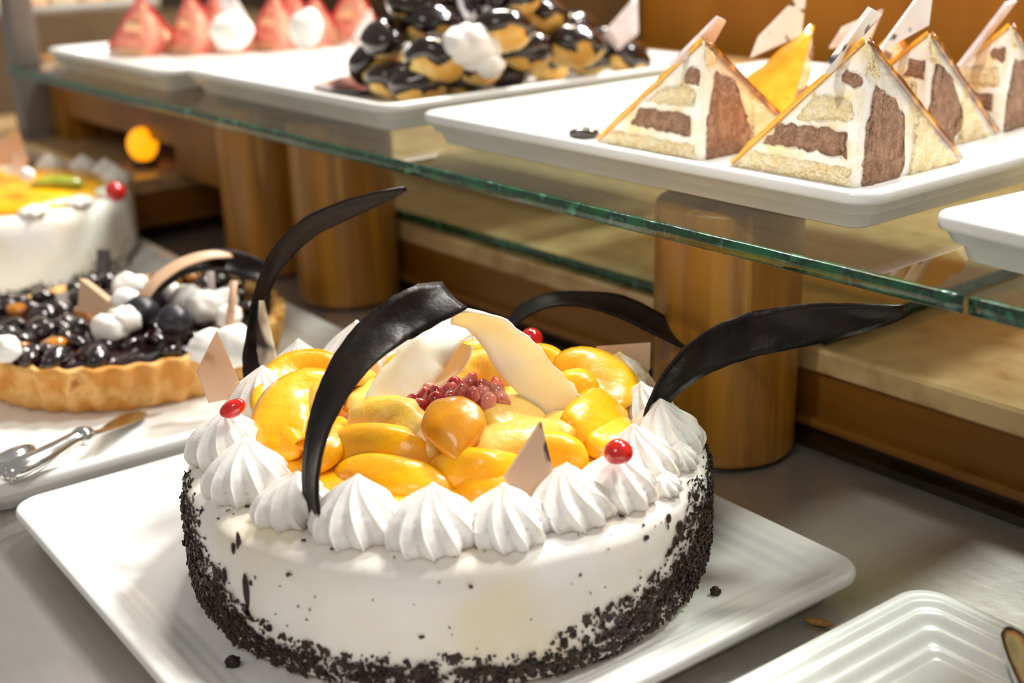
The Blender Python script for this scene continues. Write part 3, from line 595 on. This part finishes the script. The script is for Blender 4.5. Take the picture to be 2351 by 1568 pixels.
PF = [(905, 185, zb, 1.0, (-.2, .2, .3), 'profiterole at the near left of the pile beside the pooled sauce'), (965, 198, zb, 1.05, (-.55, 0, .1), 'front profiterole with yellow pastry base, nearest the corner of its plate'),
 (1068, 186, zb, 1.0, (-.05, .1, .8), 'dark profiterole along the plate rim, right of the yellow-based front one'), (1165, 165, zb, 1.0, (-.1, -.2, 1.5), 'dark profiterole along the plate rim below the cream dollop'), (1258, 150, zb, .95, (-.55, .3, .6), 'profiterole with broken pale pastry at the plate rim'),
 (1350, 138, zb, .95, (-.1, .2, 2.1), 'dark profiterole at the plate rim between broken pastry and right end'), (1440, 135, zb, 1.05, (-.25, .55, .4), 'rightmost profiterole at the end of the pile below the white shard'),
 (866, 142, zm-.01, 1.15, (-.95, -.35, .5), 'profiterole at the left end showing a broad bare pale side'), (1010, 138, zm, 1.15, (-.6, .25, .3), 'profiterole with pale pastry strip left below the cream dollop'), (1205, 112, zm, 1.2, (-.2, .2, .2), 'big glossy profiterole just right of the cream dollop'),
 (1320, 108, zm, 1.15, (-.75, .1, .0), 'profiterole with wide pale pastry edge on the right slope of the pile'), (1400, 98, zm-.012, 1.0, (-.3, .4, 1.), 'profiterole behind the pale-edged one at the right slope'), (1100, 150, zm-.006, 1.0, (-.1, 0, 1.2), 'profiterole directly under the cream dollop'),
 (885, 88, zm+.012, 1.05, (-.2, -.2, 1.4), 'glossy profiterole on the upper left shoulder of the pile'), (990, 60, zt, 1.15, (-.5, .1, .2), 'profiterole with browned pastry left above the cream dollop'), (1155, 72, zt, 1.05, (-.7, .3, .4), 'profiterole with orange pastry right beside the dollop top'),
 (1245, 48, zt, 1.1, (-.9, .35, .3), 'profiterole showing a golden slanted side high on the right'), (960, 12, zz, 1.15, (-.1, .3, .2), 'topmost left profiterole with a white highlight at the frame top'), (1085, 5, zz, 1.1, (-.2, 0, .2), 'profiterole behind the zebra striped shard'),
 (1180, -8, zz+.006, 1.1, (-.2, .2, 1.2), 'topmost profiterole right of the striped shard'), (1320, 62, zt-.016, .95, (-.2, .2, .4), 'dark profiterole between golden slanted one and the white shard')]
for k, (px, py, z, s, rot, lb) in enumerate(PF): puff(px, py, z, s, rot, k, lb)
sa = mk('chocolate_sauce', xf(lathe([(.001, .0002), (.05, .0002), (.062, .0008), (.060, .002), (.045, .0028), (.001, .003)], 48, lambda r, z, a: (r*(1+.18*mnoise.noise(Vector((math.cos(a)*1.4, math.sin(a)*1.4, 5)))), z)), Matrix.Translation(at(880, 196, ZP)) @ Matrix.Scale(1.25, 4, S1)), 'pchoc'); tag(sa, 'pool of dark chocolate sauce under the profiterole pile', 'sauce')
dl = root('cream_dollop', at(1080, 105, ZP+.045), 0, 'white whipped cream dollop on the front of the profiterole pile', 'cream')
mk('piped_cream', blob((0, 0, 0), (.0225, .018, .017), 4, .22, 2.2, 3), 'rosette', dl); mk('cream_tail', blob((.014, -.003, -.014), (.012, .010, .010), 3, .2, 2, 5), 'rosette', dl)
wz = dep(at(1080, 60, zt)); o = mk('chocolate_shard', slab([cw(1052, 58, wz), cw(1040, -22, wz), cw(1128, -30, wz+.01), cw(1138, 55, wz+.01)], .003, 6, .0005), pmat('zebra_chocolate', 'efe9ea', '2b2228', 4.5, .35, lo=.47, hi=.5, stretch=(40, 40, 3), detail=1)); tag(o, 'zebra striped chocolate shard standing behind the cream dollop', 'chocolate')
wz = dep(at(1430, 115, zb+.01)); o = mk('chocolate_shard', slab([cw(1420, 115, wz), cw(1384, 78, wz), cw(1462, -12, wz+.006), cw(1464, 78, wz+.006)], .004, 6, .0006), 'shard'); tag(o, 'plain white chocolate shard standing at the right end of the profiteroles', 'chocolate')
# ------------------------------------------------------------------ red cakes
gr_ = 'red strawberry cake quarters'
RMATS = ('pink', 'peachy', 'pink', 'redgel', 'redgel')
for k, (px, py, rz, a, h, lb) in enumerate([(338, 131, .40, .068, .061, 'leftmost red strawberry cake piece on the far shelf plate'), (448, 128, .15, .060, .064, 'second red cake piece from the left, pale sponge facing out'), (548, 124, .45, .052, .046, 'low red cake piece below the white cream and shard'),
        (640, 119, .25, .060, .060, 'red cake piece in the middle right of the white cream dollop'), (730, 112, .3, .056, .055, 'red cake piece behind the oval cream dollop'), (822, 106, .4, .062, .068, 'rightmost tall red cake piece beside the profiteroles'), (505, 98, .5, .05, .058, 'red cake piece at the back behind the shard'), (680, 92, .4, .05, .06, 'glossy red cake piece at the back between the two cream dollops')]):
    quarter(at(px, py, ZP), RS+rz, a*.86, h, lb, group=gr_, mats=RMATS, name='strawberry_cake', seed=20+k)
o = mk('cream_dollop', blob(at(532, 72, ZP+.03), (.021, .018, .018), 3, .2, 2, 8), 'rosette'); tag(o, 'white cream dollop under the shard on the red cakes', 'cream')
o = mk('cream_dollop', blob(at(702, 66, ZP+.035), (.016, .014, .019), 3, .15, 2, 9, rotm(0, .35, 0)), 'rosette'); tag(o, 'oval white cream dollop on the right of the red cakes', 'cream')
wz = dep(at(540, 72, ZP+.03)); o = mk('chocolate_shard', slab([cw(520, 58, wz), cw(498, -16, wz), cw(532, -18, wz), cw(572, 48, wz+.01)], .004, 6, .0006), 'shard'); tag(o, 'white chocolate shard standing in the cream of the red cakes', 'chocolate')
wz = dep(at(830, 110, ZP))-.02; o = mk('chocolate_shard', slab([cw(815, 118, wz), cw(808, 84, wz), cw(850, 22, wz), cw(862, 64, wz)], .003, 6, .0005), 'shard'); tag(o, 'pinkish chocolate shard between the red cakes and the profiteroles', 'chocolate')
# ------------------------------------------------------------------ orange topped cake at the left
C2 = MV(-1.2, .31, 0); R2 = .114
ck = root('orange_cake', C2+Z*.009, 0, 'blurred white cream cake with glossy orange topping at the left edge', 'cake')
mk('cream_coat', xf(lathe([(.108, .009), (.113, .012), (R2, .03), (R2, .06), (.112, .070), (.106, .0755), (.09, .077), (.001, .077)], 96, lambda r, z, a: (r*(1+.012*mnoise.noise(Vector((math.cos(a)*3, math.sin(a)*3, z*40)))), z)), Matrix.Translation(C2)), 'cream', ck, ck)
mk('orange_topping', xf(lathe([(.096, .0765), (.0965, .079), (.09, .083), (.06, .087), (.001, .088)], 64, lambda r, z, a: (r*(1+.03*mnoise.noise(Vector((math.cos(a)*2.5, math.sin(a)*2.5, 0)))), z+.001*mnoise.noise(Vector((r*math.cos(a)*50, r*math.sin(a)*50, 0))))), Matrix.Translation(C2)), 'peach', ck, ck)
for k, a in enumerate([18, 40, 62, 84, 106, 130, 155, 180, 205, 230, 255, 280, 305, 330, 352]):
    p = C2+Vector((math.cos(math.radians(a)), math.sin(math.radians(a)), 0))*.100+Z*.0765; big = 10 < a < 170
    mk('cream_rosette', xf(rosette(.0135 if big else .0125, .019 if big else .0085, 8, 1.1, .12, k, (0, 0), 64, 12), Matrix.Translation(p)), 'rosette', ck, ck)
mk('cherry', blob(at(265, 440, .098), (.0085, .0085, .0085), 3, .05, 1, 5), 'cherry', ck, ck)
mk('kiwi_slice', wedge([(70, 428, .088), (130, 418, .091), (195, 424, .088)], .016, .008, .3, 14, 3), 'kiwi', ck, ck)
wk = dep(at(30, 410, .09)); sharp(tile(ck, [(-20, 382, 0), (-16, 330, 0), (42, 296, 0), (66, 372, .01)], wk, .004, 'tan'), 50)
sharp(tile(ck, [(20, 400, 0), (0, 362, 0), (58, 350, 0), (62, 400, .008)], wk+.004, .004, 'shard'), 50)
mk('bokeh_highlight_ball', blob(at(62, 402, .104), (.007, .007, .007), 3, 0, 1, 1), 'rosette', ck, ck)  # white ball standing in for a blurred silvery highlight
wd = dep(at(245, 690, .02))-.012; sharp(tile(ck, [(222, 672, -.012), (222, 575, .006), (252, 577, .01), (262, 668, -.006)], wd+.01, .005, 'dark'), 50)
fv, ff = [], []
for k in range(900):
    a = r_.uniform(0, 2*PI); t = abs(r_.gauss(0, .0045))*(1+2.2*(math.cos(a-.35) > .55)); nrm = Vector((math.cos(a), math.sin(a), 0)); g = flake(C2+nrm*(R2-.0005)+Z*(.0105+min(t, .04)), nrm, r_.uniform(.002, .006), r_.uniform(.001, .003), .0008, r_)
    q = len(fv); fv += g[0]; ff += [tuple(i+q for i in f) for f in g[1]]
o = mk('chocolate_crumb_coating', (fv, ff), 'flake', ck, ck, smooth=False); o['kind'] = 'stuff'
# ------------------------------------------------------------------ tart
CT = MV(-.872, .297, 0)
tr = root('fruit_tart', CT+Z*.009, 0, 'round fluted pastry tart covered with dark glazed fruit on a white plate', 'tart')
def flute(r, z, a):
    k = 1 if r > .09 else 0
    return r*(1+k*.022*math.cos(a*38)*(.4+.6*(z > .012))+.006*mnoise.noise(Vector((math.cos(a)*3, math.sin(a)*3, 3)))), z+k*.001*mnoise.noise(Vector((math.cos(a)*9, math.sin(a)*9, z*50)))
mk('pastry_crust', xf(lathe([(.098, .009), (.103, .0095), (.1055, .014), (.109, .024), (.1115, .036), (.1125, .0405), (.111, .0425), (.1075, .0425), (.1055, .039), (.1, .037), (.001, .037)], 264, flute), Matrix.Translation(CT)), 'crust', tr, tr)
mk('fruit_jelly', xf(lathe([(.106, .0375), (.104, .0415), (.09, .0435), (.001, .045)], 72, lambda r, z, a: (r, z+.0016*mnoise.noise(Vector((r*math.cos(a)*70, r*math.sin(a)*70, 2))))), Matrix.Translation(CT)), 'berry', tr, tr)
n = 0; k = 0
while n < 97 and k < 4000:
    k += 1; a = r_.uniform(0, 2*PI); d = .102*math.sqrt(r_.random()); p = CT+Vector((math.cos(a)*d, math.sin(a)*d, .0455))
    am = r_.random() < .13; s = r_.uniform(.0070, .0115)
    mk('apricot_piece' if am else 'glazed_berry', blob(p, (s*1.15, s*.8, s*.62), 2, .3, 1.8, k, rotm(r_.uniform(-.4, .4), r_.uniform(-.4, .4), r_.uniform(0, 6))), 'amber' if am else 'berry', tr, tr); n += 1
for k, (px, py, z, s) in enumerate([(250, 755, .056, .012), (285, 735, .060, .011), (288, 690, .066, .010), (300, 660, .068, .012), (12, 800, .055, .010), (375, 672, .062, .013), (430, 690, .060, .013), (470, 705, .058, .013), (515, 690, .060, .010), (480, 800, .055, .014), (545, 795, .055, .015), (525, 725, .060, .009)]):
    mk('cream_dollop', blob(at(px, py, z), (s, s*.85, s*.9), 3, .3, 1.8, k+50), 'rosette', tr, tr)
for (px, py, s) in ((325, 715, .012), (345, 690, .011), (400, 735, .012)): mk('blueberry', blob(at(px, py, .062), (s, s, s*.9), 3, .08, 2, px), pmat('blueberry_skin', '1c1a22', '2b2833', 60, .4) if px == 325 else bpy.data.materials['blueberry_skin'], tr, tr)
wq = dep(at(250, 745, .05)); sharp(tile(tr, [(188, 712, .004), (192, 640, .004), (276, 706, -.004), (272, 742, -.004)], wq, .010, 'tan'), 50)
def stick(par, x0, y0, x1, y1, w, r, mat):
    a, b = cw(x0, y0, w), cw(x1, y1, w); d = (b-a).normalized(); e = d.cross(FWD).normalized(); c = d.cross(e)
    return mk('chocolate_stick', loft([[p+e*(r*math.cos(2*PI*j/12))+c*(r*math.sin(2*PI*j/12)) for j in range(12)] for p in (a, a*.98+b*.02, a*.5+b*.5, b)]), mat, par, par)
ws = dep(at(530, 775, .05)); stick(tr, 524, 775, 537, 645, ws, .0026, 'tan'); ws = dep(at(488, 700, .05)); stick(tr, 488, 700, 480, 575, ws, .0026, 'shard')
wc = dep(at(330, 715, .06)); mk('chocolate_curl', ribbon([(322, 720, wc, 30), (338, 690, wc, 34), (368, 652, wc+.004, 36), (420, 617, wc+.012, 38), (480, 601, wc+.02, 46), (540, 604, wc+.028, 54), (590, 622, wc+.034, 50), (606, 640, wc+.036, 30)], .017, .0026, 1, 40, .14, .05, 12), 'dark', tr, tr)
mk('cream_streak', ribbon([(312, 716, wc-.004, 22), (330, 684, wc-.004, 24), (362, 644, wc, 24), (416, 607, wc+.008, 22), (476, 588, wc+.016, 18), (530, 586, wc+.024, 10)], .010, .002, 1, 30, .1, .05, 13), 'tan', tr, tr)
# ------------------------------------------------------------------ cutlery
def handle_pts(L): return [(*at(x, y, z), ra, rb) for (x, y, z, ra, rb) in L]
cs = root('cake_server', at(110, 1045, .024), 0, 'silver cake server with ornate handle resting on the tart plate rim', 'cake server')
mk('handle', tube(handle_pts([(8, 1092, .027, .002, .002), (16, 1088, .027, .0068, .0055), (45, 1075, .028, .0088, .0062), (90, 1054, .0285, .0080, .0055), (130, 1032, .0285, .0066, .0048), (165, 1012, .0285, .0056, .0042), (190, 1002, .028, .0060, .0046), (202, 998, .028, .0030, .0030)]), 60, 20), 'chrome', cs, cs)
mk('collar', tube(handle_pts([(178, 1007, .0283, .0060, .0050), (190, 1002, .0283, .0075, .0060), (206, 996, .0280, .0058, .0046)]), 12, 18), 'chrome', cs, cs)
mk('blade', tube(handle_pts([(200, 1000, .027, .0040, .0022), (240, 988, .022, .0045, .0013), (275, 972, .015, .0085, .0008), (305, 956, .0115, .009, .0006), (325, 946, .0105, .004, .0004)]), 30, 16), 'chrome', cs, cs)
fk = root('serving_fork', at(20, 1045, .024), 0, 'second silver handle lying behind the cake server at the left edge', 'cutlery')
mk('handle', tube(handle_pts([(78, 1028, .024, .001, .001), (68, 1032, .0245, .0045, .0035), (40, 1044, .0255, .0075, .0045), (0, 1060, .0255, .0062, .0042), (-50, 1078, .0255, .005, .004), (-120, 1100, .0255, .004, .003), (-150, 1112, .0255, .003, .002)]), 40, 16), 'chrome', fk, fk)
mk('head', tube(handle_pts([(-148, 1111, .0255, .003, .002), (-200, 1130, .022, .010, .0015), (-290, 1165, .016, .012, .0012), (-330, 1180, .014, .004, .001)]), 20, 12), 'chrome', fk, fk)
tg = root('serving_tongs', at(2345, 1520, .02), 0, 'dark metal tongs tip over the empty plate at the bottom right corner', 'tongs')
mk('tip', tube(handle_pts([(2318, 1448, .030, .003, .002), (2330, 1470, .032, .006, .003), (2360, 1540, .036, .007, .003), (2420, 1660, .046, .007, .003), (2520, 1850, .06, .006, .003)]), 24, 12), 'chrome', tg, tg)
mk('grip', tube(handle_pts([(2330, 1500, .024, .003, .003), (2350, 1545, .026, .006, .004), (2400, 1660, .036, .006, .004), (2500, 1850, .05, .006, .004)]), 20, 12), 'toe', tg, tg)
# crumbs and scraps
for (px, py, s, lb) in ((535, 1520, .0034, 'dark chocolate crumb on the plate in front of the cake, lower left'), (1643, 1358, .0026, 'dark chocolate crumb on the plate at the right foot of the cake')):
    o = mk('chocolate_crumb', blob(at(px, py, .0088+s*.7), (s, s*.8, s*.8), 3, .5, 2.2, px), 'flake'); tag(o, lb, 'crumb')
c_ = at(1880, 1428, .002); o = mk('peel_scrap', blob(c_, (.0075, .0022, .0016), 3, .1, 1, 3, rotm(0, 0, -.45)), 'leaf'); tag(o, 'small yellow peel scrap on the counter between the two plates', 'scrap')
# ------------------------------------------------------------------ left background
pl = root('metal_post', SV(-1.555, .522, .062), RS, 'grey square metal post standing left of the glass shelf', 'post')
mk('shaft', slabbox(.031, .031, .004, .75, .004, .001), 'greymetal', pl); mk('foot', slabbox(.039, .039, 0, .004, .004, .001), 'greymetal', pl)
rb = root('wooden_riser', SV(-1.35, .56, .062), RS, 'open wooden riser box under the left end of the glass shelf', 'riser')
def rbx(name, a0, a1, b0, b1, z0, z1, mat): return mk(name, sbox(a0, a1, b0, b1, z0, z1), mat, rb, rb, smooth=False)
rbx('post', -1.60, -1.500, .543, .62, .062, .154, 'wood'); rbx('top_board', -1.500, -1.10, .545, .62, .0925, .154, 'cab'); rbx('end_board', -1.215, -1.10, .547, .62, .0632, .0925, 'cab'); rbx('opening_shade_sheet', -1.500, -1.215, .608, .62, .062, .0925, 'black')  # black sheet at the back paints the shade inside the opening
lm = root('candle_lamp', at(333, 355, .064), 0, 'small glowing orange lamp on the step in the wooden riser opening', 'lamp')
lm.location = at(333, 383, .062)
mk('glass_globe', xf(blob((0, 0, 0), (.016, .016, .018), 3, 0, 1, 1), Matrix.Translation((0, 0, .024))), pmat('lit_amber_globe', 'ffb020', None, rough=.3, emit='ffa010', estr=1.3), lm); mk('base', lathe([(.013, 0), (.014, .002), (.012, .007), (.006, .008)], 24), 'toe', lm)
pn = root('steel_food_pan', SV(-1.9, .645, .062), RS, 'deep steel food pan behind the post at the top left', 'pan')
mk('basin', loft([rrect(.27, 0.230, .02, 6, 0), rrect(.29, 0.250, .02, 6, .125), rrect(.33, 0.290, .02, 6, .126), rrect(.33, 0.290, .02, 6, .140), rrect(.285, 0.245, .02, 6, .140), rrect(.28, 0.240, .02, 6, .115)]), 'greymetal', pn)
for k in range(6):
    o = mk('pastry_bar', xf(slabbox(.06, .036, 0, .026, .006, .003), Matrix.Translation(SV(-1.81, .542+.041*k, .19)) @ Matrix.Rotation(RS+.1*math.sin(k*2), 4, 'Z')), 'pale' if k % 2 else 'peachy'); tag(o, 'blurred yellow pastry bar in the steel pan at the top edge', 'pastry', 'pastry bars in the steel pan')
rk = mk('ramekin', xf(lathe([(.03, 0), (.036, .002), (.042, .05), (.043, .052), (.039, .052), (.034, .01), (.001, .009)], 40), Matrix.Translation(SV(-1.62, .74, .186))), 'china'); tag(rk, 'small white ramekin at the right end of the steel pan', 'bowl')
rk.location.z = -.124
# ------------------------------------------------------------------ camera, light
cam = bpy.data.cameras.new('camera'); co = link(bpy.data.objects.new('camera', cam)); sc.camera = co
co.matrix_world = Matrix(((RGT.x, UPV.x, -FWD.x, CAM.x), (RGT.y, UPV.y, -FWD.y, CAM.y), (RGT.z, UPV.z, -FWD.z, CAM.z), (0, 0, 0, 1)))
cam.sensor_width = 36; cam.lens = FPX*36/2351; cam.clip_start = .02
cam.dof.use_dof = True; cam.dof.focus_distance = .615; cam.dof.aperture_fstop = 5.6; cam.dof.aperture_blades = 9
def area(name, loc, to, size, power, col):
    l = bpy.data.lights.new(name, 'AREA'); l.size = size; l.energy = power; l.color = col; l.shape = 'DISK'
    o = link(bpy.data.objects.new(name, l)); o.location = loc; o.rotation_euler = (Vector(to)-Vector(loc)).to_track_quat('-Z', 'Y').to_euler(); return o
area('ceiling_light_key', SV(-.80, 1.60, 1.72), SV(-.5, .4, .05), .28, 40, (1, .98, .94))
area('ceiling_light_right', SV(-.05, 1.50, 1.72), SV(-.35, .5, .1), .26, 21, (1, .97, .91))
area('ceiling_light_left', SV(-1.75, 1.3, 1.7), SV(-1.0, .4, 0), .35, 20, (1, .94, .86))
area('front_fill_light', (-.5, -.7, 1.7), (0, .6, .05), .7, 6.5, (1, .93, .86))  # added fill from the camera side, no lamp known there
area('wall_fill_light', SV(-1.2, 1.2, 1.5), SV(-1.2, 1.74, .1), .4, 11, (1, .82, .55))  # added warm light to brighten the orange wall
sl_ = bpy.data.lights.new('shelf_fill_spot', 'SPOT'); sl_.energy = 70; sl_.spot_size = math.radians(13.5); sl_.spot_blend = .7; sl_.shadow_soft_size = .06; sl_.color = (1, .97, .92)  # added spot to brighten the shaded cut faces on the shelf
so = link(bpy.data.objects.new('shelf_fill_spot', sl_)); so.location = SV(-.25, -.75, 1.7); so.rotation_euler = (SV(-.46, .66, .22)-so.location).to_track_quat('-Z', 'Y').to_euler()
w = bpy.data.worlds.new('world'); sc.world = w; w.use_nodes = True; w.node_tree.nodes['Background'].inputs['Color'].default_value = (1, .95, .88, 1); w.node_tree.nodes['Background'].inputs['Strength'].default_value = .30
vs = sc.view_settings; sc.display_settings.display_device = 'sRGB'; vs.view_transform = 'Standard'; vs.look = 'None'; vs.gamma = 1; vs.use_curve_mapping = False; vs.exposure = .12
sc.cycles.use_denoising = True; sc.cycles.max_bounces = 10; sc.cycles.transparent_max_bounces = 16; sc.cycles.sample_clamp_indirect = 6
